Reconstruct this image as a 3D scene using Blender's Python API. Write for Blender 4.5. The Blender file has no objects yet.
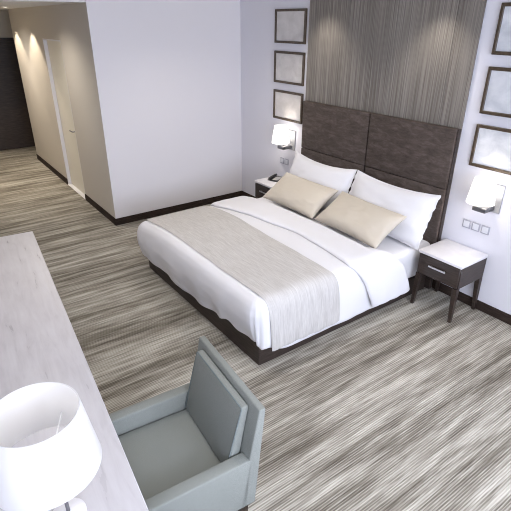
import bpy, bmesh, math, random
import numpy as np
from mathutils import Vector, Matrix, noise

random.seed(7)
scene = bpy.context.scene
COL = scene.collection

# ------------------------------------------------------------------ camera
CAM_POS = Vector((5.7293, -3.8807, 2.4))
CAM_R = Vector((0.58427432, 0.81155082, 0.00296279))
CAM_U = Vector((-0.36048319, 0.25625483, 0.89687531))
CAM_F = Vector((-0.72710067, 0.52508925, -0.44227355))
cam_data = bpy.data.cameras.new('camera')
cam_data.sensor_width = 36.0
cam_data.lens = 473.52 / 511.0 * 36.0
cam_data.clip_start = 0.02
cam = bpy.data.objects.new('camera', cam_data)
COL.objects.link(cam)
m = Matrix.Identity(4)
for i in range(3):
    m[i][0] = CAM_R[i]; m[i][1] = CAM_U[i]; m[i][2] = -CAM_F[i]; m[i][3] = CAM_POS[i]
cam.matrix_world = m
scene.camera = cam
scene.cycles.filter_width = 1.0

# ------------------------------------------------------------------ world, daylight, exposure
vs = scene.view_settings
vs.view_transform = 'Standard'
vs.look = 'None'
vs.gamma = 1.0
vs.use_curve_mapping = False
vs.exposure = 0.12
world = bpy.data.worlds.new('sky')
scene.world = world
world.use_nodes = True
bg = world.node_tree.nodes['Background']
bg.inputs['Color'].default_value = (0.735, 0.81, 1.0, 1)
bg.inputs['Strength'].default_value = 12.5


def add_light(name, kind, loc, energy, color, target=None, **kw):
    d = bpy.data.lights.new(name, kind)
    d.energy = energy
    d.color = color
    for k, v in kw.items():
        setattr(d, k, v)
    o = bpy.data.objects.new(name, d)
    COL.objects.link(o)
    o.location = loc
    if target is not None:
        o.rotation_euler = (Vector(target) - Vector(loc)).to_track_quat('-Z', 'Y').to_euler()
    return o


# room numbers (metres): head wall y=0, partition wall x=0, window wall x=XR
XR, YB, ZC, ZCOR = 7.4, -5.1, 2.75, 2.585
YW3 = -1.9955
WIN = (-4.6, -0.9, 0.95, 2.6)      # y0 y1 z0 z1 of the window in the right wall
portal = add_light('window_daylight_portal', 'AREA', (XR + .06, (WIN[0] + WIN[1]) / 2, (WIN[2] + WIN[3]) / 2), 1.0, (1, 1, 1),
                   target=(0, (WIN[0] + WIN[1]) / 2, (WIN[2] + WIN[3]) / 2), shape='RECTANGLE', size=WIN[1] - WIN[0], size_y=WIN[3] - WIN[2])
portal.data.cycles.is_portal = True

WARM = (1.0, 0.86, 0.68)
SOFT = (1.0, 0.93, 0.84)

# ------------------------------------------------------------------ node materials


def mat(name, color=(.8, .8, .8), rough=.6, metal=0.0, spec=.5, build=None):
    mt = bpy.data.materials.new(name)
    mt.use_nodes = True
    nt = mt.node_tree
    b = nt.nodes['Principled BSDF']
    b.inputs['Base Color'].default_value = (*color, 1)
    b.inputs['Roughness'].default_value = rough
    b.inputs['Metallic'].default_value = metal
    b.inputs['Specular IOR Level'].default_value = spec
    if build:
        build(nt, b)
    return mt


def N(nt, kind, **inp):
    n = nt.nodes.new(kind)
    for k, v in inp.items():
        if k in n.inputs:
            n.inputs[k].default_value = v
        else:
            setattr(n, k, v)
    return n


def coords(nt, scale=(1, 1, 1), kind='Object', rot=(0, 0, 0)):
    tc = N(nt, 'ShaderNodeTexCoord')
    mp = N(nt, 'ShaderNodeMapping')
    mp.inputs['Scale'].default_value = scale
    mp.inputs['Rotation'].default_value = rot
    nt.links.new(tc.outputs[kind], mp.inputs['Vector'])
    return mp.outputs['Vector']


def noise_tex(nt, vec, scale=1.0, detail=3.0, rough=.5, dist=0.0):
    n = N(nt, 'ShaderNodeTexNoise')
    n.inputs['Scale'].default_value = scale
    n.inputs['Detail'].default_value = detail
    n.inputs['Roughness'].default_value = rough
    n.inputs['Distortion'].default_value = dist
    nt.links.new(vec, n.inputs['Vector'])
    return n.outputs['Fac']


def ramp(nt, fac, stops):
    r = N(nt, 'ShaderNodeValToRGB')
    e = r.color_ramp.elements
    e[0].position, e[0].color = stops[0][0], (*stops[0][1], 1)
    e[1].position, e[1].color = stops[-1][0], (*stops[-1][1], 1)
    for p, c in stops[1:-1]:
        k = e.new(p); k.color = (*c, 1)
    nt.links.new(fac, r.inputs['Fac'])
    return r.outputs['Color']


def math_n(nt, op, a, b):
    n = N(nt, 'ShaderNodeMath', operation=op)
    for i, v in enumerate((a, b)):
        if isinstance(v, (int, float)):
            n.inputs[i].default_value = v
        else:
            nt.links.new(v, n.inputs[i])
    return n.outputs[0]


def bump(nt, b, height, strength=.2, dist=.01):
    n = N(nt, 'ShaderNodeBump')
    n.inputs['Strength'].default_value = strength
    n.inputs['Distance'].default_value = dist
    nt.links.new(height, n.inputs['Height'])
    nt.links.new(n.outputs['Normal'], b.inputs['Normal'])


def carpet_nodes(nt, b):
    fine = noise_tex(nt, coords(nt, (95, 3.2, 1)), 1.0, 3.0, .65)
    mid = noise_tex(nt, coords(nt, (15, .95, 1)), 1.0, 5.0, .66)
    broad = noise_tex(nt, coords(nt, (3.2, .40, 1)), 1.0, 3.0, .55)
    rib = N(nt, 'ShaderNodeTexWave', wave_type='BANDS', bands_direction='X', wave_profile='SIN')
    rib.inputs['Scale'].default_value = 1.0
    rib.inputs['Distortion'].default_value = .5
    rib.inputs['Detail'].default_value = 1.0
    nt.links.new(coords(nt, (22, .8, 1)), rib.inputs['Vector'])
    v = math_n(nt, 'ADD', math_n(nt, 'MULTIPLY', fine, .66), math_n(nt, 'MULTIPLY', mid, 1.0))
    v = math_n(nt, 'ADD', v, math_n(nt, 'MULTIPLY', broad, .62))
    v = math_n(nt, 'ADD', v, math_n(nt, 'MULTIPLY', rib.outputs['Fac'], .18))
    col = ramp(nt, math_n(nt, 'SUBTRACT', v, .725), [(.26, (.102, .087, .067)), (.40, (.198, .176, .142)), (.51, (.30, .274, .228)), (.61, (.42, .389, .331)), (.78, (.61, .576, .502))])
    nt.links.new(col, b.inputs['Base Color'])
    bump(nt, b, math_n(nt, 'ADD', fine, math_n(nt, 'MULTIPLY', rib.outputs['Fac'], .6)), .3, .006)


def wall_nodes(c):
    def f(nt, b):
        n = noise_tex(nt, coords(nt, (1, 1, 1)), 60, 3)
        bump(nt, b, n, .04, .003)
    return f


def panel_nodes(nt, b):
    a = noise_tex(nt, coords(nt, (110, 1, .9)), 1.0, 3, .6)
    c = noise_tex(nt, coords(nt, (9, 1, .2)), 1.0, 2, .5)
    oi = N(nt, 'ShaderNodeObjectInfo')
    v = math_n(nt, 'ADD', math_n(nt, 'MULTIPLY', a, 1.0), math_n(nt, 'MULTIPLY', c, .2))
    v = math_n(nt, 'ADD', v, math_n(nt, 'MULTIPLY', oi.outputs['Random'], .10))
    col = ramp(nt, math_n(nt, 'SUBTRACT', v, .15), [(.30, (.115, .098, .083)), (.46, (.195, .174, .152)), (.60, (.27, .245, .217)), (.76, (.40, .37, .33))])
    nt.links.new(col, b.inputs['Base Color'])
    bump(nt, b, a, .4, .006)


def suede_nodes(nt, b):
    n = noise_tex(nt, coords(nt, (3, 3, 9)), 3.2, 5, .7, .5)
    n2 = noise_tex(nt, coords(nt, (1, 1, 2)), 55, 3, .6)
    col = ramp(nt, n, [(.30, (.058, .043, .036)), (.50, (.086, .066, .056)), (.72, (.135, .108, .094))])
    nt.links.new(col, b.inputs['Base Color'])
    bump(nt, b, n2, .15, .004)


def darkwood_nodes(nt, b):
    n = noise_tex(nt, coords(nt, (3, 3, 26)), 3, 4, .6)
    col = ramp(nt, n, [(.3, (.020, .013, .010)), (.55, (.040, .027, .021)), (.75, (.062, .044, .034))])
    nt.links.new(col, b.inputs['Base Color'])


def framewood_nodes(nt, b):
    n = noise_tex(nt, coords(nt, (6, 6, 6)), 5, 4, .6)
    col = ramp(nt, n, [(.3, (.045, .030, .018)), (.7, (.095, .066, .040))])
    nt.links.new(col, b.inputs['Base Color'])


def art_nodes(seed, dark, light):
    def f(nt, b):
        n = noise_tex(nt, coords(nt, (1, 1, 1.3), rot=(0, 0, seed)), 4.5 + seed % 3, 5, .55, .3)
        nt.links.new(ramp(nt, n, [(.35, dark), (.65, light)]), b.inputs['Base Color'])
    return f


def desk_nodes(nt, b):
    n = noise_tex(nt, coords(nt, (1.4, 9, 4)), 2.6, 6, .62, .5)
    n2 = noise_tex(nt, coords(nt, (1, 1, 1)), 5, 3, .5)
    v = math_n(nt, 'ADD', math_n(nt, 'MULTIPLY', n, .7), math_n(nt, 'MULTIPLY', n2, .3))
    nt.links.new(ramp(nt, v, [(.33, (.49, .465, .475)), (.5, (.56, .535, .545)), (.68, (.61, .59, .60))]), b.inputs['Base Color'])
    nt.links.new(ramp(nt, n, [(.3, (.26, .26, .26)), (.7, (.40, .40, .40))]), b.inputs['Roughness'])


def weave_nodes(c0, c1, sx, sy, st):
    def f(nt, b):
        a = noise_tex(nt, coords(nt, (sx, sy, sx)), 1.0, 2, .6)
        nt.links.new(ramp(nt, a, [(.3, c0), (.7, c1)]), b.inputs['Base Color'])
        bump(nt, b, a, st, .004)
    return f


def cloth_nodes(nt, b):
    n = noise_tex(nt, coords(nt, (1, 1, 1)), 260, 2)
    bump(nt, b, n, .06, .002)


def throw_nodes(nt, b):
    a = noise_tex(nt, coords(nt, (14, 240, 14)), 1.0, 2, .6)
    c = noise_tex(nt, coords(nt, (5, 60, 5)), 1.0, 2, .5)
    v = math_n(nt, 'ADD', math_n(nt, 'MULTIPLY', a, .6), math_n(nt, 'MULTIPLY', c, .4))
    nt.links.new(ramp(nt, v, [(.32, (.48, .455, .43)), (.5, (.575, .55, .525)), (.7, (.68, .66, .63))]), b.inputs['Base Color'])
    bump(nt, b, a, .4, .006)


M = {}
M['carpet'] = mat('striped_carpet', (.4, .36, .32), .95, spec=.1, build=carpet_nodes)
M['paint'] = mat('white_wall_paint', (.83, .80, .81), .8, spec=.2, build=wall_nodes(0))
M['paint_head'] = mat('pale_lilac_wall_paint', (.78, .77, .82), .8, spec=.2, build=wall_nodes(0))
M['paint_hall'] = mat('beige_hall_paint', (.60, .555, .49), .8, spec=.2, build=wall_nodes(0))
M['ceiling'] = mat('ceiling_paint', (.80, .79, .77), .85, spec=.1, build=wall_nodes(0))
M['panel'] = mat('ribbed_wood_veneer', (.28, .25, .21), .6, spec=.3, build=panel_nodes)
M['suede'] = mat('brown_suede', (.09, .07, .06), .8, spec=.25, build=suede_nodes)
M['darkwood'] = mat('dark_stained_wood', (.035, .024, .018), .38, build=darkwood_nodes)
M['basewood'] = mat('bed_base_wood', (.026, .018, .015), .55, build=darkwood_nodes)
M['skirting'] = mat('dark_skirting_wood', (.030, .020, .015), .7, spec=.2, build=darkwood_nodes)
M['framewood'] = mat('bronze_brown_frame', (.07, .05, .03), .4, build=framewood_nodes)
M['doorwhite'] = mat('cream_door_paint', (.80, .765, .67), .6, build=wall_nodes(0))
M['jamb'] = mat('white_door_jamb', (.82, .81, .82), .5, build=wall_nodes(0))
M['doordark'] = mat('near_black_door', (.03, .024, .022), .45, build=darkwood_nodes)
M['linen'] = mat('white_linen', (.80, .79, .81), .85, spec=.15, build=cloth_nodes)
M['satin'] = mat('beige_satin', (.62, .555, .46), .45, spec=.4, build=cloth_nodes)
M['throw'] = mat('beige_woven_throw', (.5, .46, .41), .9, spec=.1, build=throw_nodes)
M['chair'] = mat('sage_grey_upholstery', (.25, .285, .275), .75, spec=.25, build=weave_nodes((.215, .228, .208), (.285, .297, .272), 300, 300, .12))
M['piping'] = mat('darker_sage_piping', (.15, .175, .17), .7, spec=.2, build=cloth_nodes)
M['stone'] = mat('white_stone_top', (.82, .80, .81), .3, build=art_nodes(2, (.76, .74, .76), (.84, .82, .83)))
M['desk'] = mat('pale_grained_desktop', (.6, .56, .55), .32, build=desk_nodes)
M['chrome'] = mat('brushed_steel', (.62, .62, .63), .28, 1.0)
M['satinmetal'] = mat('satin_grey_metal', (.42, .42, .43), .5, .6)
M['darksteel'] = mat('dark_grey_metal', (.20, .20, .21), .35, 1.0)
M['blackplastic'] = mat('black_plastic', (.03, .028, .028), .4)
M['greyplastic'] = mat('light_grey_plastic', (.45, .44, .43), .5)
M['switch'] = mat('white_switch_plastic', (.74, .74, .78), .4)
M['switchrim'] = mat('grey_switch_rim', (.42, .42, .47), .4)
M['winframe'] = mat('white_window_frame', (.8, .8, .8), .4)


def shade_mat(name, glow, col=(1, .97, .93)):
    def f(nt, b):
        out = [n for n in nt.nodes if n.type == 'OUTPUT_MATERIAL'][0]
        tr = N(nt, 'ShaderNodeBsdfTranslucent'); tr.inputs['Color'].default_value = (.85, .83, .80, 1)
        mx = N(nt, 'ShaderNodeMixShader'); mx.inputs[0].default_value = .45
        nt.links.new(b.outputs[0], mx.inputs[1]); nt.links.new(tr.outputs[0], mx.inputs[2])
        n = noise_tex(nt, coords(nt), 180, 2)
        bump(nt, b, n, .05, .002)
        if glow > 0:
            b.inputs['Emission Color'].default_value = (*col, 1)
            b.inputs['Emission Strength'].default_value = glow
        nt.links.new(mx.outputs[0], out.inputs['Surface'])
    return mat(name, (.86, .86, .87), .8, spec=.2, build=f)


M['shade_lit'] = shade_mat('lit_white_shade', 2.2)
M['shade'] = shade_mat('white_fabric_shade', 0.0)


def glass_nodes(nt, b):
    out = [n for n in nt.nodes if n.type == 'OUTPUT_MATERIAL'][0]
    tr = N(nt, 'ShaderNodeBsdfTransparent'); gl = N(nt, 'ShaderNodeBsdfGlossy'); gl.inputs['Roughness'].default_value = .02
    mx = N(nt, 'ShaderNodeMixShader'); mx.inputs[0].default_value = .06
    nt.links.new(tr.outputs[0], mx.inputs[1]); nt.links.new(gl.outputs[0], mx.inputs[2])
    nt.links.new(mx.outputs[0], out.inputs['Surface'])


M['glass'] = mat('clear_glass', (1, 1, 1), .02, build=glass_nodes)


def lens_nodes(nt, b):
    b.inputs['Emission Color'].default_value = (1, .9, .75, 1)
    b.inputs['Emission Strength'].default_value = 6.0


M['lens'] = mat('glowing_downlight_lens', (.9, .9, .9), .5, build=lens_nodes)

# ------------------------------------------------------------------ mesh helpers


def link(name, me, material=None, parent=None, smooth=None):
    o = bpy.data.objects.new(name, me)
    COL.objects.link(o)
    if material is not None and not me.materials:
        me.materials.append(M[material])
    if smooth is not None:
        for p in me.polygons:
            p.use_smooth = True
        if smooth < 179:
            me.set_sharp_from_angle(angle=math.radians(smooth))
    if parent is not None:
        o.parent = parent
    return o


def obj(name, bm, material, parent=None, smooth=None):
    bmesh.ops.recalc_face_normals(bm, faces=bm.faces[:])
    me = bpy.data.meshes.new(name)
    bm.to_mesh(me)
    bm.free()
    return link(name, me, material, parent, smooth)


def add_box(bm, x0, x1, y0, y1, z0, z1, bev=0.0, seg=2):
    r = bmesh.ops.create_cube(bm, size=1)
    for v in r['verts']:
        v.co = Vector(((x0 + x1) / 2 + v.co.x * (x1 - x0), (y0 + y1) / 2 + v.co.y * (y1 - y0), (z0 + z1) / 2 + v.co.z * (z1 - z0)))
    if bev > 0:
        es = list({e for v in r['verts'] for e in v.link_edges})
        bmesh.ops.bevel(bm, geom=es, offset=bev, segments=seg, affect='EDGES', profile=.5)
    return bm


def box(name, dims, material, parent=None, bev=0.0, seg=2):
    bm = bmesh.new()
    add_box(bm, *dims, bev=bev, seg=seg)
    return obj(name, bm, material, parent, 40 if bev > 0 else None)


def boxes(name, lst, material, parent=None):
    bm = bmesh.new()
    for d in lst:
        add_box(bm, *d)
    return obj(name, bm, material, parent)


def prism(bm, pts, axis, a0, a1, bev=0.0, seg=2):
    """extrude polygon pts (2D) along axis; axis 'x': pts=(y,z), 'y': (x,z), 'z': (x,y)"""
    def mk(p, a):
        return {'x': (a, p[0], p[1]), 'y': (p[0], a, p[1]), 'z': (p[0], p[1], a)}[axis]
    lo = [bm.verts.new(mk(p, a0)) for p in pts]
    hi = [bm.verts.new(mk(p, a1)) for p in pts]
    fs = [bm.faces.new(lo), bm.faces.new(hi[::-1])]
    n = len(pts)
    for i in range(n):
        fs.append(bm.faces.new((lo[i], hi[i], hi[(i + 1) % n], lo[(i + 1) % n])))
    bmesh.ops.recalc_face_normals(bm, faces=fs)
    if bev > 0:
        es = list({e for f in fs for e in f.edges})
        bmesh.ops.bevel(bm, geom=es, offset=bev, segments=seg, affect='EDGES', profile=.5)
    return bm


def lathe(bm, prof, c=(0, 0, 0), n=40, sx=1.0, sy=1.0, closed=False):
    rings = []
    for r, z in prof:
        if r < 1e-6:
            rings.append([bm.verts.new((c[0], c[1], c[2] + z))])
        else:
            rings.append([bm.verts.new((c[0] + sx * r * math.cos(2 * math.pi * i / n), c[1] + sy * r * math.sin(2 * math.pi * i / n), c[2] + z)) for i in range(n)])
    pairs = list(zip(rings, rings[1:]))
    if closed:
        pairs.append((rings[-1], rings[0]))
    for a, b in pairs:
        for i in range(n):
            j = (i + 1) % n
            if len(a) == 1 and len(b) > 1:
                bm.faces.new((a[0], b[i], b[j]))
            elif len(b) == 1 and len(a) > 1:
                bm.faces.new((a[i], b[0], a[j]))
            elif len(a) > 1:
                bm.faces.new((a[i], b[i], b[j], a[j]))
    return bm


def tube(bm, pts, r, n=8, cap=True):
    pts = [Vector(p) for p in pts]
    rings = []
    up = Vector((0.13, 0.31, 0.94)).normalized()
    for i, p in enumerate(pts):
        t = (pts[min(i + 1, len(pts) - 1)] - pts[max(i - 1, 0)]).normalized()
        a = t.cross(up)
        if a.length < 1e-3:
            a = t.cross(Vector((1, 0, 0)))
        a.normalize()
        b = t.cross(a)
        rings.append([bm.verts.new(p + r * (math.cos(2 * math.pi * k / n) * a + math.sin(2 * math.pi * k / n) * b)) for k in range(n)])
    for a, b in zip(rings, rings[1:]):
        for k in range(n):
            bm.faces.new((a[k], b[k], b[(k + 1) % n], a[(k + 1) % n]))
    if cap:
        bm.faces.new(rings[0][::-1]); bm.faces.new(rings[-1])
    return bm


def empty(name, loc=(0, 0, 0), rz=0.0):
    o = bpy.data.objects.new(name, None)
    o.empty_display_size = .1
    COL.objects.link(o)
    o.location = loc
    o.rotation_euler = (0, 0, rz)
    return o


def tag(o, label, cat, group=None):
    o['label'] = label
    o['category'] = cat
    if group:
        o['group'] = group
    return o


def struct(o, label=None, cat=None):
    o['kind'] = 'structure'
    if label:
        o['label'] = label
    if cat:
        o['category'] = cat
    return o


def grid_mesh(P):
    """P[i][j] -> Vector grid to bmesh"""
    bm = bmesh.new()
    V = [[bm.verts.new(p) for p in row] for row in P]
    for a, b in zip(V, V[1:]):
        for j in range(len(a) - 1):
            bm.faces.new((a[j], a[j + 1], b[j + 1], b[j]))
    return bm


# ------------------------------------------------------------------ the room shell
struct(box('floor', (-5.4, XR + .1, YB - .1, .1, -.1, 0), 'carpet'), 'grey and cream streaked carpet over the whole floor', 'floor')
struct(box('ceiling', (-.02, XR + .1, YB - .1, .1, ZC, ZC + .1), 'ceiling'), 'white ceiling above the bed', 'ceiling')
struct(box('ceiling_hall', (-5.4, -.02, YB - .1, .1, ZCOR, ZCOR + .28), 'ceiling'), 'lower ceiling strip above the beige corridor', 'ceiling')
struct(box('wall_head', (-.1, XR + .1, 0, .1, 0, ZC), 'paint_head'), 'pale lilac wall behind the headboard', 'wall')
struct(box('wall_left', (-.1, 0, YW3 + .0006, 0, 0, ZC), 'paint'), 'plain white partition wall left of the bed', 'wall')
DX0, DX1, DZ = -2.13, -1.22, 2.18
XE = -4.12
struct(boxes('wall_hall', [(XE, DX0, YW3, YW3 + .1, 0, ZCOR), (DX1, -.0006, YW3, YW3 + .1, 0, ZCOR), (DX0, DX1, YW3, YW3 + .1, DZ, ZCOR),
                           (XE, XE + .1, YW3 + .1, -1.0, 0, ZCOR), (-5.25, XE, -1.0, -.9, 0, ZCOR)], 'paint_hall'), 'beige corridor wall with the cream door', 'wall')
struct(box('wall_end', (-5.35, -5.25, -3.4, -.9, 0, ZCOR), 'paint_hall'), 'beige wall around the dark door at the end of the corridor', 'wall')
struct(boxes('wall_opposite', [(-5.25, -1.2, -3.4, -3.3, 0, ZCOR), (-1.3, -1.2, YB, -3.4, 0, ZCOR)], 'paint_hall'), 'beige wall facing the corridor door', 'wall')
struct(box('wall_back', (-1.3, XR + .1, YB - .1, YB, 0, ZC), 'paint'), 'white wall behind the desk', 'wall')
struct(boxes('wall_right', [(XR, XR + .1, YB, WIN[0], 0, ZC), (XR, XR + .1, WIN[1], 0, 0, ZC), (XR, XR + .1, WIN[0], WIN[1], 0, WIN[2]), (XR, XR + .1, WIN[0], WIN[1], WIN[3], ZC)], 'paint'),
       'white wall around the wide window', 'wall')

# window
win = struct(empty('window_1', (XR + .05, (WIN[0] + WIN[1]) / 2, WIN[2])), 'wide white framed window facing the room', 'window')
hw, hh = (WIN[1] - WIN[0]) / 2, WIN[3] - WIN[2]
boxes('window_frame', [(-.03, .03, -hw, -hw + .06, 0, hh), (-.03, .03, hw - .06, hw, 0, hh), (-.03, .03, -hw + .06, hw - .06, 0, .06), (-.03, .03, -hw + .06, hw - .06, hh - .06, hh)], 'winframe', win)
for k in (-1, 1):
    box('mullion', (-.03, .03, k * hw / 3 - .025, k * hw / 3 + .025, .06, hh - .06), 'winframe', win)
for k in range(3):
    a = -hw + .06 if k == 0 else (-hw / 3 + .025 if k == 1 else hw / 3 + .025)
    b_ = -hw / 3 - .025 if k == 0 else (hw / 3 - .025 if k == 1 else hw - .06)
    box('pane', (-.004, .004, a, b_, .06, hh - .06), 'glass', win)

# skirting boards
HB = .094


def skirting(name, dims, label):
    return struct(box(name, dims, 'skirting', bev=.004, seg=1), label, 'baseboard')


skirting('baseboard_head', (.0121, XR, -.012, 0, 0, HB), 'dark wood skirting along the headboard wall')
skirting('baseboard_left', (0, .012, YW3 - .012, 0, 0, HB), 'dark wood skirting along the white partition wall')
bm = bmesh.new()
add_box(bm, XE, DX0 - .002, YW3 - .012, YW3, 0, HB); add_box(bm, DX1 + .002, 0, YW3 - .012, YW3, 0, HB)
struct(obj('baseboard_hall', bm, 'skirting'), 'dark wood skirting along the beige corridor wall', 'baseboard')

# cream corridor door, set back in its reveal
RD = .05
door = struct(empty('door_1', ((DX0 + DX1) / 2, YW3 + RD, 0)), 'cream door set into the beige corridor wall', 'door')
wd = (DX1 - DX0) / 2
box('door_leaf', (-wd + .02, wd - .02, .0, .012, .012, DZ - .022), 'doorwhite', door)
bm = bmesh.new()
add_box(bm, -wd + .0005, -wd + .018, -RD + .002, .012, 0, DZ - .0005)
add_box(bm, wd - .018, wd - .0005, -RD + .002, .012, 0, DZ - .0005)
add_box(bm, -wd + .018, wd - .018, -RD + .002, .012, DZ - .018, DZ - .0005)
obj('door_jamb', bm, 'jamb', door)
box('threshold', (-wd + .018, wd - .018, -RD - .012, .012, 0, .011), 'jamb', door, .003, 1)
bm = bmesh.new()
lathe(bm, [(0, -.004), (.024, -.004), (.024, .004), (0, .004)], (0, 0, 0), 16)
bmesh.ops.rotate(bm, verts=bm.verts[:], cent=(0, 0, 0), matrix=Matrix.Rotation(math.pi / 2, 3, 'X'))
bmesh.ops.translate(bm, verts=bm.verts[:], vec=(wd - .12, -.004, .985))
hd = obj('handle', bm, 'darksteel', door, 40)
bm = bmesh.new()
tube(bm, [(wd - .12, -.006, .985), (wd - .12, -.05, .985), (wd - .14, -.058, .985), (wd - .24, -.058, .985)], .009)
obj('lever', bm, 'darksteel', hd, 60)

# dark door at the far end
fd = struct(empty('door_2', (-5.25, -2.05, 0)), 'almost black door closing the far end of the corridor', 'door')
box('door_leaf', (0.001, .03, -.55, .55, .006, 2.05), 'doordark', fd, .004, 1)
boxes('door_frame', [(0.001, .05, -.62, -.552, 0, 2.115), (0.001, .05, .552, .62, 0, 2.115), (0.001, .05, -.552, .552, 2.052, 2.115)], 'doordark', fd)
bm = bmesh.new()
tube(bm, [(.03, -.47, 1.0), (.08, -.47, 1.0), (.088, -.45, 1.0), (.088, -.35, 1.0)], .01)
obj('handle', bm, 'chrome', fd, 60)

# ribbed wood panel behind the headboard
PX0, PX1 = 1.372, 3.408
wp = tag(empty('wall_panel', ((PX0 + PX1) / 2, 0, 0)), 'tall grey brown ribbed veneer panel rising behind the headboard', 'wall panel')
bx_ = [PX0, 1.975, 2.577, 3.18, PX1]
pc = (PX0 + PX1) / 2
for k in range(4):
    box('veneer_board', (bx_[k] - pc + (.0015 if k else 0), bx_[k + 1] - pc - (.0015 if k < 3 else 0), -.022, -.0125, .0, ZC - .004), 'panel', wp, .0015, 1)
box('backing', (-1.012, 1.012, -.0122, -.001, HB + .002, ZC - .004), 'darkwood', wp)

# ------------------------------------------------------------------ ceiling downlights, each with its own lamp; those over the bedroom floor are added fill


def downlight(x, y, zc, energy, color, label, size=78, blend=.5, group='recessed ceiling downlights', tilt=None):
    t = tag(empty('ceiling_downlight', (x, y, zc)), label, 'downlight', group)
    bm = bmesh.new()
    lathe(bm, [(.036, -.001), (.048, -.001), (.048, -.006), (.036, -.006)], (0, 0, 0), 28, closed=True)
    obj('trim_ring', bm, 'chrome', t, 40)
    bm = bmesh.new()
    lathe(bm, [(0, -.002), (.035, -.002)], (0, 0, 0), 28)
    obj('lens', bm, 'lens', t)
    tgt = tilt if tilt else (x, y + 1e-4, 0)
    s = add_light('downlight_lamp', 'SPOT', (x, y, zc - .015), energy, color, target=tgt, spot_size=math.radians(size), spot_blend=blend, shadow_soft_size=.03)
    return t


downlight(1.70, -.30, ZC, 26, SOFT, 'recessed ceiling downlight above the left half of the headboard', 95, .8)
downlight(3.08, -.30, ZC, 26, SOFT, 'recessed ceiling downlight above the right half of the headboard', 95, .8)
downlight(-3.80, YW3 - .30, ZCOR, 50, WARM, 'recessed corridor downlight nearest the dark end door', 84, .2)
downlight(-2.70, YW3 - .30, ZCOR, 50, WARM, 'recessed corridor downlight beside the cream door', 84, .2)
downlight(-.9, -2.75, ZCOR, 60, SOFT, 'recessed corridor downlight nearest the bedroom', 150, .9)
downlight(-3.2, -2.75, ZCOR, 60, SOFT, 'recessed corridor downlight between the cream door and the bench', 150, .9)
for i, (x, y, nm) in enumerate(((1.9, -3.5, 'over the far end of the desk'), (3.0, -2.6, 'over the foot of the bed'), (4.9, -1.2, 'over the open carpet'), (5.6, -2.6, 'over the carpet by the window'), (1.3, -1.3, 'over the far side of the bed'))):  # unseen downlights added to brighten the room and balance the window
    downlight(x, y, ZC, 40, SOFT, 'added ceiling fill downlight ' + nm, 140, .9)

# ------------------------------------------------------------------ bed
BX0, BX1, BY1 = 1.36, 3.379, -2.146
bed = tag(empty('bed', ((BX0 + BX1) / 2, -1.1, 0)), 'king size bed with dark plinth base and brown suede headboard', 'bed')
bo = bed.location


def bbox(name, d, material, parent, bev=.0, seg=2):
    return box(name, (d[0] - bo.x, d[1] - bo.x, d[2] - bo.y, d[3] - bo.y, d[4], d[5]), material, parent, bev, seg)


bbox('base', (BX0, BX1, BY1, -.095, 0, .195), 'basewood', bed, .006, 1)
bbox('mattress', (BX0 + .02, BX1 + .01, BY1 + .04, -.1, .196, .525), 'linen', bed, .05, 4)
HX0, HX1, HZ = 1.405, 3.412, 1.58
hb = bbox('headboard', (HX0, HX1, -.062, -.0225, 0, HZ), 'basewood', bed, .003, 1)
mid = (HX0 + HX1) / 2 + .025
zs = [.30, 1.045, HZ + .006]
for (xa, xb) in ((HX0 + .014, mid - .008), (mid + .010, HX1 - .008)):
    for za, zb in zip(zs, zs[1:]):
        o_ = bbox('headboard_panel', (xa, xb, -.094, -.0625, za + .003, zb - .003), 'suede', hb, .007, 3)

# duvet surface profile
IX0, IX1, IYF = 1.395, 3.33, -2.115     # flat top bounds
ZT = .60
P_L = np.array([(0, .60), (.05, .595), (.095, .570), (.130, .52), (.150, .44), (.154, .35), (.140, .26), (.112, .175), (.100, .12), (.093, .098), (.088, .10)])
P_R = np.array([(0, .60), (.045, .596), (.082, .575), (.106, .53), (.117, .44), (.120, .34), (.118, .24), (.116, .16), (.112, .105), (.098, .096), (.075, .10)])


def arc(P):
    d = np.hypot(np.diff(P[:, 0]), np.diff(P[:, 1]))
    return np.concatenate([[0], np.cumsum(d)])


A_L, A_R = arc(P_L), arc(P_R)


def prof(P, A, t):
    s = t * A[-1]
    return float(np.interp(s, A, P[:, 0])), float(np.interp(s, A, P[:, 1]))


def smooth_prof(P):
    A = arc(P); s = np.linspace(0, A[-1], 60)
    o = np.stack([np.interp(s, A, P[:, 0]), np.interp(s, A, P[:, 1])], 1)
    for _ in range(6):
        o[1:-1] = .25 * o[:-2] + .5 * o[1:-1] + .25 * o[2:]
    return o


P_L, P_R = smooth_prof(P_L), smooth_prof(P_R)
A_L, A_R = arc(P_L), arc(P_R)


def nz(x, y, z, f, seed=0.0):
    return noise.noise(Vector((x * f + seed, y * f - seed * .7, z * f + seed * 1.3)))


def top_z(x, y):
    dip = .065 * max(0, 1 - (x - IX0) / .6) ** 1.5 * (.8 + .2 * max(0, min(1, (y + 2.0) / .7)))
    return ZT - dip + .010 * nz(x, y, 0, 1.6, 3) + .004 * nz(x, y, 0, 5, 8)


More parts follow.
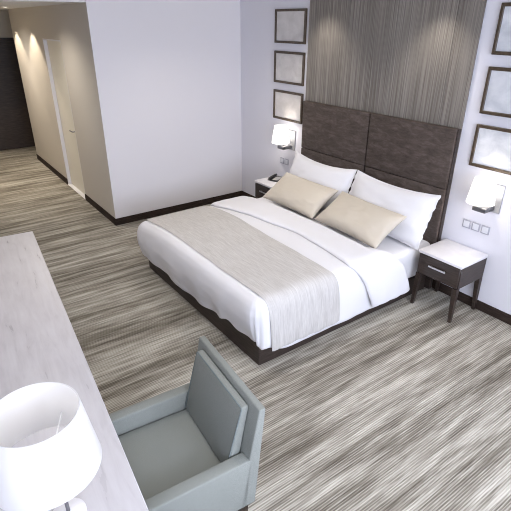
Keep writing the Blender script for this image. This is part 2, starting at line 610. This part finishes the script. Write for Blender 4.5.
HEADY = -.86
ny, nx_ = 56, 64
tv = []
bm = bmesh.new()
xs = np.linspace(IX0, IX1, nx_); ys = np.linspace(HEADY, IYF, ny)
V = [[bm.verts.new((x, y, top_z(x, y))) for x in xs] for y in ys]
for a, b in zip(V, V[1:]):
    for j in range(nx_ - 1):
        bm.faces.new((a[j], a[j + 1], b[j + 1], b[j]))
per = [(IX0, y, -1, 0) for y in ys]
for k in range(1, 12):
    a = math.pi + k * math.pi / 24
    per.append((IX0, IYF, math.cos(a), math.sin(a)))
per += [(x, IYF, 0, -1) for x in xs]
for k in range(1, 12):
    a = 1.5 * math.pi + k * math.pi / 24
    per.append((IX1, IYF, math.cos(a), math.sin(a)))
per += [(IX1, y, 1, 0) for y in ys[::-1]]
nt_ = 30
rows = []
for (px, py, ux, uy) in per:
    w = max(ux, 0) ** 1.5
    col_ = []
    # foot hem height: low on the left, rising to the right with a tuck at x about 3.0
    lift = 0.0
    if uy < -.3:
        lift = .055 + .065 * max(0, min(1, (px - 2.5) / .6)) + .02 * nz(px, 0, 0, 3.2, 2)
        lift += .035 * math.exp(-((px - 3.0) / .07) ** 2)
        lift *= min(1, -uy * 1.2)
    lift = max(lift, .085 * max(ux, 0) * math.exp(-((py - IYF) / .12) ** 2))
    for k in range(nt_ + 1):
        t = k / nt_
        o1, z1 = prof(P_L, A_L, t); o2, z2 = prof(P_R, A_R, t)
        off = (o1 * (1 - w) + o2 * w) * (1 - .24 * uy * uy)
        z = z1 * (1 - w) + z2 * w
        base = top_z(px, py)
        z = base - (ZT - z) * (base - .1 - lift) / (ZT - .1)
        hang = min(1, t * 1.5)
        ripple = .012 * nz(px * 1.0 + ux * .3, py + uy * .3, z * .35, 4.2, 11) + .006 * nz(px, py, z, 10, 5)
        cornerness = max(0, 1 - abs(abs(ux) - abs(uy)) * 1.3)
        ripple += cornerness * .014 * math.sin(math.atan2(uy, ux) * 16 + z * 5)
        if uy < -.5:
            ripple += t * t * (.010 * math.sin(px * 13 + 2.0 * nz(px, 0, 0, 2, 4)) + .022 * math.exp(-((px - 2.93) / .09) ** 2))
        off = off + ripple * hang * (1 if off > .02 else .3)
        col_.append(bm.verts.new((px + ux * off, py + uy * off, z)))
    rows.append(col_)
for a, b in zip(rows, rows[1:]):
    for k in range(nt_):
        bm.faces.new((a[k], b[k], b[k + 1], a[k + 1]))
bmesh.ops.remove_doubles(bm, verts=bm.verts[:], dist=.0008)
duvet = tag(obj('duvet', bm, 'linen', None, 180), 'puffy white duvet spread over the bed with turned back top', 'duvet')

# crosswise strips lying on the duvet
W_T = IX1 - IX0
L_L, L_R = A_L[-1], A_R[-1]


def cross(s):
    """point and normal (x,z) of the duvet's cross section at arc length s (0 = left shoulder)"""
    def pt(s):
        if s < 0:
            o, z = prof(P_L, A_L, min(1, -s / L_L)); return np.array((IX0 - o, z))
        if s > W_T:
            o, z = prof(P_R, A_R, min(1, (s - W_T) / L_R)); return np.array((IX1 + o, z))
        return np.array((IX0 + s, ZT))
    p = pt(s); q = pt(s + .008) - pt(s - .008)
    q /= (np.hypot(*q) + 1e-9)
    return p, np.array((-q[1], q[0]))


def strip(name, s0, s1, yf, yh, thick, lift, material, parent=None, ns=120, nv=30, wr=.004, seed=1.0, hemw=0.0, endfix=None):
    P = []
    for i in range(ns + 1):
        s = s0 + (s1 - s0) * i / ns
        p, n = cross(s)
        row = []
        a, b = yf(s), yh(s)
        for j in range(nv + 1):
            v = j / nv
            v = .5 - .5 * math.cos(math.pi * v) if thick > .012 else v
            e = max(0.0, 1 - abs(2 * v - 1) ** 8) ** .5
            y = a + (b - a) * v
            base = (top_z(min(max(p[0], IX0), IX1), y) - ZT) * max(0, (p[1] - .1) / (ZT - .1))
            ends = min(1.0, max(0.0, min(s - s0, s1 - s) / .02 + .15))
            h = lift + thick * e * (ends ** .5) + wr * (nz(p[0], y, p[1], 4, seed) + .5 * nz(p[0], y, p[1], 9, seed)) * e
            if s > W_T + .12:
                k = min(1, (s - W_T - .12) / .3)
                h += hemw * k * (.5 + .5 * math.sin(y * 42 + 3 * nz(0, y, p[1], 3, seed)))
                h += .010 * k * (1 + nz(p[0], y, p[1], 3, seed + 4))
            z = p[1] + n[1] * h + base
            row.append(Vector((p[0] + n[0] * h, y, z)))
        P.append(row)
    return obj(name, grid_mesh(P), material, parent, 180)


def lerp_list(lst):
    xs_, ys_ = zip(*lst)
    return lambda s: float(np.interp(s, xs_, ys_))


runner = strip('bed_runner', -.34, W_T + L_R * .84, lerp_list([(-.3, -2.10), (0, -2.115), (1.0, -2.115), (W_T, -2.12), (W_T + .5, -2.085)]),
               lerp_list([(-.3, -1.34), (0, -1.36), (1.0, -1.40), (W_T, -1.425), (W_T + .5, -1.375)]), .010, .006, 'throw', None, 150, 90, .003, 2.0, .008)
tag(runner, 'beige grey woven throw laid across the foot of the bed', 'bed runner')

cuff = strip('turned_back_edge', -.36, W_T + L_R * .86,
             lerp_list([(-.3, -1.31), (0.1, -1.315), (.5, -1.26), (1.2, -1.15), (1.75, -1.20), (W_T + .05, -1.235), (W_T + .25, -1.10), (W_T + .52, -.975)]),
             lerp_list([(-.3, -.86), (.1, -.85), (1.85, -.86), (W_T + .03, -.79), (W_T + .2, -.62), (W_T + .52, -.46)]), .034, .006, 'linen', duvet, 130, 40, .006, 6.0, .006)

# ------------------------------------------------------------------ pillows


def pillow(name, w, h, t, loc, lean, yaw, roll, material, label, group, seed, flange=0.0, sag=0.0):
    n1, n2 = 44, 34
    bm = bmesh.new()
    S = {}
    for side in (1, -1):
        for i in range(n1 + 1):
            for j in range(n2 + 1):
                u, v = 2 * i / n1 - 1, 2 * j / n2 - 1
                u = math.sin(u * math.pi / 2) * .6 + u * .4; v = math.sin(v * math.pi / 2) * .6 + v * .4
                edge = i in (0, n1) or j in (0, n2)
                if edge and side == -1:
                    S[(side, i, j)] = S[(1, i, j)]; continue
                fu = max(0, 1 - abs(u) ** 2.6); fv = max(0, 1 - abs(v) ** 2.6)
                if flange:
                    fu = max(0, 1 - (abs(u) / (1 - flange)) ** 2.6); fv = max(0, 1 - (abs(v) / (1 - flange * w / h * .6)) ** 2.6)
                d = t * .5 * (fu * fv) ** .5 + .003
                d += .012 * nz(u * 1.4, v * 1.2, side, 1.6, seed) * min(1, fu * fv * 3) + .006 * nz(u * 2, v * 2, side, 3.2, seed + 3) * min(1, fu * fv * 4)
                pinch = 1 - (.015 if flange else .07) * (1 - v * v) * abs(u) ** 3; pinchv = 1 - .09 * (1 - u * u) * abs(v) ** 3
                x = u * w / 2 * pinch; z = v * h / 2 * pinchv
                rip = 0.0
                if flange and (abs(u) > 1 - flange * 1.3 or abs(v) > 1 - flange * 1.5):
                    rip = .010 * math.sin(v * 17 + seed) * min(1, max(0, (abs(u) - (1 - flange * 1.3)) / .1)) + .006 * math.sin(u * 19 + seed)
                    x += math.copysign(.006 * math.sin(v * 15 + 2 * seed), u) * (abs(u) > .93)
                z -= sag * (1 - u * u) * max(0, v)
                S[(side, i, j)] = bm.verts.new((x, -side * d + rip, z))
    for side in (1, -1):
        for i in range(n1):
            for j in range(n2):
                q = [S[(side, i, j)], S[(side, i + 1, j)], S[(side, i + 1, j + 1)], S[(side, i, j + 1)]]
                bm.faces.new(q if side == 1 else q[::-1])
    o = obj(name, bm, material, None, 180)
    o.rotation_euler = (-math.radians(lean), math.radians(roll), math.radians(yaw))
    o.location = loc
    return tag(o, label, 'pillow', group)


pillow('bed_pillow', .975, .53, .20, (1.937, -.295, .778), 24, 0, 0, 'linen', 'white pillow leaning on the headboard beside the far nightstand', 'white pillows', 1.7, .05, .03)
pillow('bed_pillow', .995, .53, .20, (2.94, -.295, .778), 24, 0, 0, 'linen', 'white flanged pillow leaning on the headboard beside the near nightstand', 'white pillows', 4.9, .055, .02)
pillow('accent_pillow', .84, .43, .16, (1.985, -.595, .708), 57, 1, 0, 'satin', 'beige satin pillow in front of the far white pillow', 'beige pillows', 8.3)
pillow('accent_pillow', .86, .43, .16, (2.86, -.595, .71), 57, -3, 0, 'satin', 'beige satin pillow in front of the near flanged white pillow', 'beige pillows', 12.1)

# ------------------------------------------------------------------ nightstands


def nightstand(x0, label):
    w, dp, h = .432, .41, .565
    t = tag(empty('nightstand', (x0 + w / 2, -dp / 2 - .014, 0)), label, 'nightstand', 'nightstands beside the bed')
    hw_, hd_ = w / 2, dp / 2
    box('top', (-hw_, hw_, -hd_, hd_, h - .026, h), 'stone', t, .004, 2)
    zb = .335
    body = bmesh.new()
    add_box(body, -hw_ + .006, hw_ - .006, -hd_ + .022, hd_ - .006, zb, h - .0265, .003, 1)
    obj('body', body, 'darkwood', t, 40)
    dr = box('drawer', (-hw_ + .012, hw_ - .012, -hd_ + .006, -hd_ + .0215, zb + .006, h - .034), 'darkwood', t, .003, 1)
    hz = (zb + h) / 2 + .004
    bm = bmesh.new()
    add_box(bm, -.085, .085, -hd_ - .018, -hd_ - .008, hz - .008, hz + .008, .002, 1)
    add_box(bm, -.07, -.058, -hd_ - .009, -hd_ + .006, hz - .005, hz + .005)
    add_box(bm, .058, .07, -hd_ - .009, -hd_ + .006, hz - .005, hz + .005)
    obj('handle', bm, 'chrome', dr, 40)
    for sx in (-1, 1):
        for sy in (-1, 1):
            bm = bmesh.new()
            a, b = .046, .026
            top = [(sx * (hw_ - .006), sy * (hd_ - .006)), (sx * (hw_ - .006 - a), sy * (hd_ - .006)), (sx * (hw_ - .006 - a), sy * (hd_ - .006 - a)), (sx * (hw_ - .006), sy * (hd_ - .006 - a))]
            bot = [(sx * (hw_ - .002), sy * (hd_ - .004)), (sx * (hw_ - .002 - b), sy * (hd_ - .004)), (sx * (hw_ - .002 - b), sy * (hd_ - .004 - b)), (sx * (hw_ - .002), sy * (hd_ - .004 - b))]
            vt = [bm.verts.new((*p, zb - .0005)) for p in top]; vb = [bm.verts.new((*p, 0)) for p in bot]
            bm.faces.new(vt); bm.faces.new(vb[::-1])
            for i in range(4):
                bm.faces.new((vt[i], vb[i], vb[(i + 1) % 4], vt[(i + 1) % 4]))
            obj('leg', bm, 'darkwood', t)
    return t


nightstand(3.462, 'dark wood nightstand with white top standing by the open carpet')
nightstand(.91, 'dark wood nightstand with white top in the corner by the partition wall')

# telephone on the far nightstand
ph = tag(empty('telephone', (1.06, -.19, .565), math.radians(20)), 'small dark telephone on the far nightstand', 'telephone')
bm = bmesh.new()
prism(bm, [(-.085, 0), (.085, 0), (.085, .028), (-.085, .012)], 'x', -.075, .075, .006, 2)
obj('body', bm, 'blackplastic', ph, 50)
bm = bmesh.new()
prism(bm, [(-.06, .0145), (.055, .0254), (.055, .0274), (-.06, .0165)], 'x', -.015, .062)
obj('keypad', bm, 'greyplastic', ph)
bm = bmesh.new()
tube(bm, [(-.045, -.085, .028), (-.045, -.05, .034), (-.045, 0, .038), (-.045, .05, .042), (-.045, .085, .042)], .015, 10)
obj('handset', bm, 'blackplastic', ph, 60)

# ------------------------------------------------------------------ picture frames
FW, FH = .555, .358
FZ = [1.296, 1.646, 2.0]
FZB = [1.289, 1.732, 2.175]
hts = [(1.293, 1.643), (1.729, 2.089), (2.176, 2.536)]


def picture(x0, z0, z1, seed, label, group, dark, light):
    w, h = FW, z1 - z0
    t = tag(empty('picture_frame', (x0 + w / 2, -.001, z0)), label, 'picture', group)
    b = .026
    hw_ = w / 2
    for d in ((-hw_, hw_, 0, b), (-hw_, hw_, h - b, h)):
        bm = bmesh.new()
        x_in = hw_ - b
        if d[2] == 0:
            pts = [(-hw_, 0), (hw_, 0), (x_in, b), (-x_in, b)]
        else:
            pts = [(-hw_, h), (hw_, h), (x_in, h - b), (-x_in, h - b)]
        prism(bm, pts, 'y', -.026, 0, .003, 1)
        obj('moulding', bm, 'framewood', t)
    for s in (-1, 1):
        bm = bmesh.new()
        prism(bm, [(s * hw_, 0), (s * (hw_ - b), b), (s * (hw_ - b), h - b), (s * hw_, h)], 'y', -.026, 0, .003, 1)
        obj('moulding', bm, 'framewood', t)
    nm = 'print_%d' % seed
    M[nm] = mat('cloudy_print', light, .25, build=art_nodes(seed, dark, light))
    box('print', (-hw_ + b - .002, hw_ - b + .002, -.013, -.002, b - .002, h - b + .002), nm, t)
    return t


pos = ['lowest', 'middle', 'topmost']
for k, (z0, z1) in enumerate(hts):
    picture(.765, z0, z1, k + 1, '%s framed print of the column left of the headboard' % pos[k], 'framed prints left of the headboard', (.58, .55, .53), (.72, .69, .67))
for k, (z0, z1) in enumerate(hts):
    picture(3.539, z0, z1, k + 5, '%s framed print of the column right of the headboard' % pos[k], 'framed prints right of the headboard', (.56, .58, .62), (.80, .81, .84))

# ------------------------------------------------------------------ wall sconces


def sconce(x, label):
    t = tag(empty('wall_sconce', (x, 0, 1.09)), label, 'wall lamp', 'bedside wall sconces')
    box('back_plate', (-.03, .105, -.016, -.0005, -.145, .10), 'satinmetal', t, .003, 1)
    bm = bmesh.new()
    add_box(bm, .03, .06, -.085, -.0165, -.125, -.085, .004, 1)
    add_box(bm, -.06, .06, -.16, -.086, -.125, -.085, .006, 2)
    obj('arm', bm, 'darksteel', t, 40)
    bm = bmesh.new()
    lathe(bm, [(.0, -.0845), (.02, -.0845), (.02, -.03), (.014, -.02), (0, -.02)], (0, -.145, 0), 18)
    obj('lamp_holder', bm, 'chrome', t, 40)
    bm = bmesh.new()
    lathe(bm, [(.112, -.040), (.082, .162), (.079, .162), (.109, -.040)], (0, -.155, 0), 44, closed=True)
    obj('lamp_shade', bm, 'shade_lit', t, 50)
    bm = bmesh.new()
    lathe(bm, [(0, -.02), (.02, -.012), (.03, .02), (.026, .05), (0, .062)], (0, -.145, 0), 18)
    obj('bulb', bm, 'lens', t, 180)
    add_light('sconce_lamp', 'POINT', (x, -.155, 1.08 + .06), 6, (1, .88, .72), shadow_soft_size=.035)
    return t


sconce(3.785, 'lit white shaded wall sconce above the near nightstand')
sconce(1.10, 'lit white shaded wall sconce above the far nightstand')

# switches


def switch(x, z, label, group):
    t = tag(empty('wall_switch', (x, 0, z)), label, 'switch', group)
    box('rim', (-.039, .039, -.008, -.0005, -.039, .039), 'switchrim', t, .003, 1)
    box('rocker', (-.028, .028, -.012, -.0082, -.028, .028), 'switch', t, .002, 1)


for k, (x, nm) in enumerate(((3.625, 'nearest the headboard'), (3.715, 'in the middle'), (3.805, 'furthest from the headboard'))):
    switch(x, .768, 'square switch %s of the three under the near sconce' % nm, 'switches under the near sconce')
for k, (x, nm) in enumerate(((.955, 'nearest the partition wall'), (1.045, 'nearest the headboard'))):
    switch(x, .768, 'square switch %s of the two under the far sconce' % nm, 'switches under the far sconce')

# ------------------------------------------------------------------ desk
TH = math.atan2(-.283, 3.039)
desk = tag(empty('desk', (1.515, -3.236, 0), TH), 'long pale grained desk running along the left edge', 'desk')
DL, DD, DH = 3.75, .78, .76
box('top', (0, DL, -DD, 0, DH - .045, DH), 'desk', desk, .003, 1)
for x in (.06, 1.75, DL - .10):
    box('side_panel', (x, x + .04, -DD + .02, -.06, 0, DH - .0455), 'darkwood', desk, .002, 1)
box('modesty_panel', (.101, 1.749, -DD + .05, -DD + .07, .2, DH - .0455), 'darkwood', desk)
box('modesty_panel', (1.791, DL - .101, -DD + .05, -DD + .07, .2, DH - .0455), 'darkwood', desk)

# desk lamp
lx, ly = 4.365, -3.79
lamp = tag(empty('desk_lamp', (lx, ly, DH)), 'table lamp with wide white drum shade on the desk', 'table lamp')
bm = bmesh.new()
lathe(bm, [(0, 0), (.062, 0), (.062, .010), (.05, .016), (.012, .022), (0, .022)], (.03, .025, 0), 36)
obj('base', bm, 'stone', lamp, 40)
bm = bmesh.new()
lathe(bm, [(0, .02), (.007, .02), (.007, .33), (0, .33)], (.03, .025, 0), 14)
obj('stem', bm, 'darksteel', lamp, 40)
add_light('desk_lamp_bulb_light', 'POINT', (lx, ly, DH + .40), 0.45, (1, .97, .95), shadow_soft_size=.03)
zb_, zt_ = 1.008 - DH, 1.255 - DH
bm = bmesh.new()
lathe(bm, [(.184, zb_), (.146, zt_), (.143, zt_), (.181, zb_)], (0, 0, 0), 72, closed=True)
sh = obj('lamp_shade', bm, 'shade', lamp, 50)
bm = bmesh.new()
for k in range(3):
    a = k * 2 * math.pi / 3 + .4
    tube(bm, [(.03, .025, .33), (.168 * math.cos(a), .168 * math.sin(a), .33)], .003, 6)
obj('spider', bm, 'winframe', lamp)
bm = bmesh.new()
lathe(bm, [(0, .32), (.016, .32), (.016, .37), (.012, .378), (0, .378)], (.03, .025, 0), 16)
obj('socket', bm, 'winframe', lamp, 40)

# ------------------------------------------------------------------ armchair
CTH = math.radians(-5)
chair = tag(empty('armchair', (4.142, -2.876, 0), CTH), 'sage grey upholstered armchair pulled up to the desk', 'armchair')
CW, ARM, SEAT, BACK = .322, .565, .46, .85
ZB = .26


def rear(z):
    return -.055 + .055 * (z - ZB) / (BACK - ZB)


bm = bmesh.new()
prism(bm, [(rear(ZB), ZB), (rear(BACK), BACK), (rear(BACK) - .034, BACK), (rear(ARM) - .060, ARM), (rear(ZB) - .085, ZB)], 'x', -CW, CW, .008, 3)
obj('backrest', bm, 'chair', chair, 50)
FR = -.63
for s in (-1, 1):
    bm = bmesh.new()
    a, b = (CW - .068, CW) if s > 0 else (-CW, -CW + .068)
    prism(bm, [(FR, ZB), (FR, ARM - .01), (rear(ARM) - .045, ARM), (rear(ZB) - .045, ZB)], 'x', a, b, .009, 3)
    obj('armrest', bm, 'chair', chair, 50)
box('seat_base', (-CW + .069, CW - .069, FR + .005, rear(ZB) - .086, ZB + .002, .385), 'chair', chair, .006, 2)
sc_ = box('seat_cushion', (-CW + .071, CW - .071, FR - .005, rear(SEAT) - .085, .386, SEAT), 'chair', chair, .02, 4)
# back cushion, leaning with the backrest
bm = bmesh.new()


def front(z):
    return rear(z) - .034 - .026 * (BACK - z) / (BACK - ARM)


z0c, z1c = SEAT + .004, .824
prism(bm, [(front(z0c) - .004, z0c), (front(z1c) - .003, z1c), (front(z1c) - .046, z1c), (front(z0c) - .070, z0c)], 'x', -CW + .075, CW - .075, .014, 4)
bc = obj('back_cushion', bm, 'chair', chair, 50)
bm = bmesh.new()
yb0, yb1 = front(z0c) - .068, front(z1c) - .044
xw = CW - .079
tube(bm, [(-xw, yb0, z0c + .012), (-xw, yb1, z1c - .008), (-xw + .006, yb1, z1c - .003), (xw - .006, yb1, z1c - .003), (xw, yb1, z1c - .008), (xw, yb0, z0c + .012)], .0035, 6)
obj('piping', bm, 'piping', bc, 60)
for sx in (-1, 1):
    for yy in (FR + .05, rear(ZB) - .05):
        bm = bmesh.new()
        x = sx * (CW - .045)
        dy = -.03 if yy < -.3 else .03
        for_v = []
        t_ = [bm.verts.new((x + i * .022, yy + j * .022, ZB - .001)) for i, j in ((-1, -1), (1, -1), (1, 1), (-1, 1))]
        b2 = [bm.verts.new((x + i * .015, yy + dy * .3 + j * .015, 0)) for i, j in ((-1, -1), (1, -1), (1, 1), (-1, 1))]
        bm.faces.new(t_); bm.faces.new(b2[::-1])
        for i in range(4):
            bm.faces.new((t_[i], b2[i], b2[(i + 1) % 4], t_[(i + 1) % 4]))
        obj('leg', bm, 'darkwood', chair)

# ------------------------------------------------------------------ luggage bench in the corridor, its corner at the picture's edge
bench = tag(empty('luggage_bench', (-3.45, -3.08, 0)), 'low dark bench by the corridor wall at the left picture edge', 'bench')
box('seat', (-.45, .45, -.2, .19, .40, .45), 'darkwood', bench, .006, 2)
for sx in (-1, 1):
    for sy in (-1, 1):
        x = sx * .42; y = sy * .165 - .005
        box('leg', (x - .025, x + .025, y - .025, y + .025, 0, .3995), 'darkwood', bench, .003, 1)
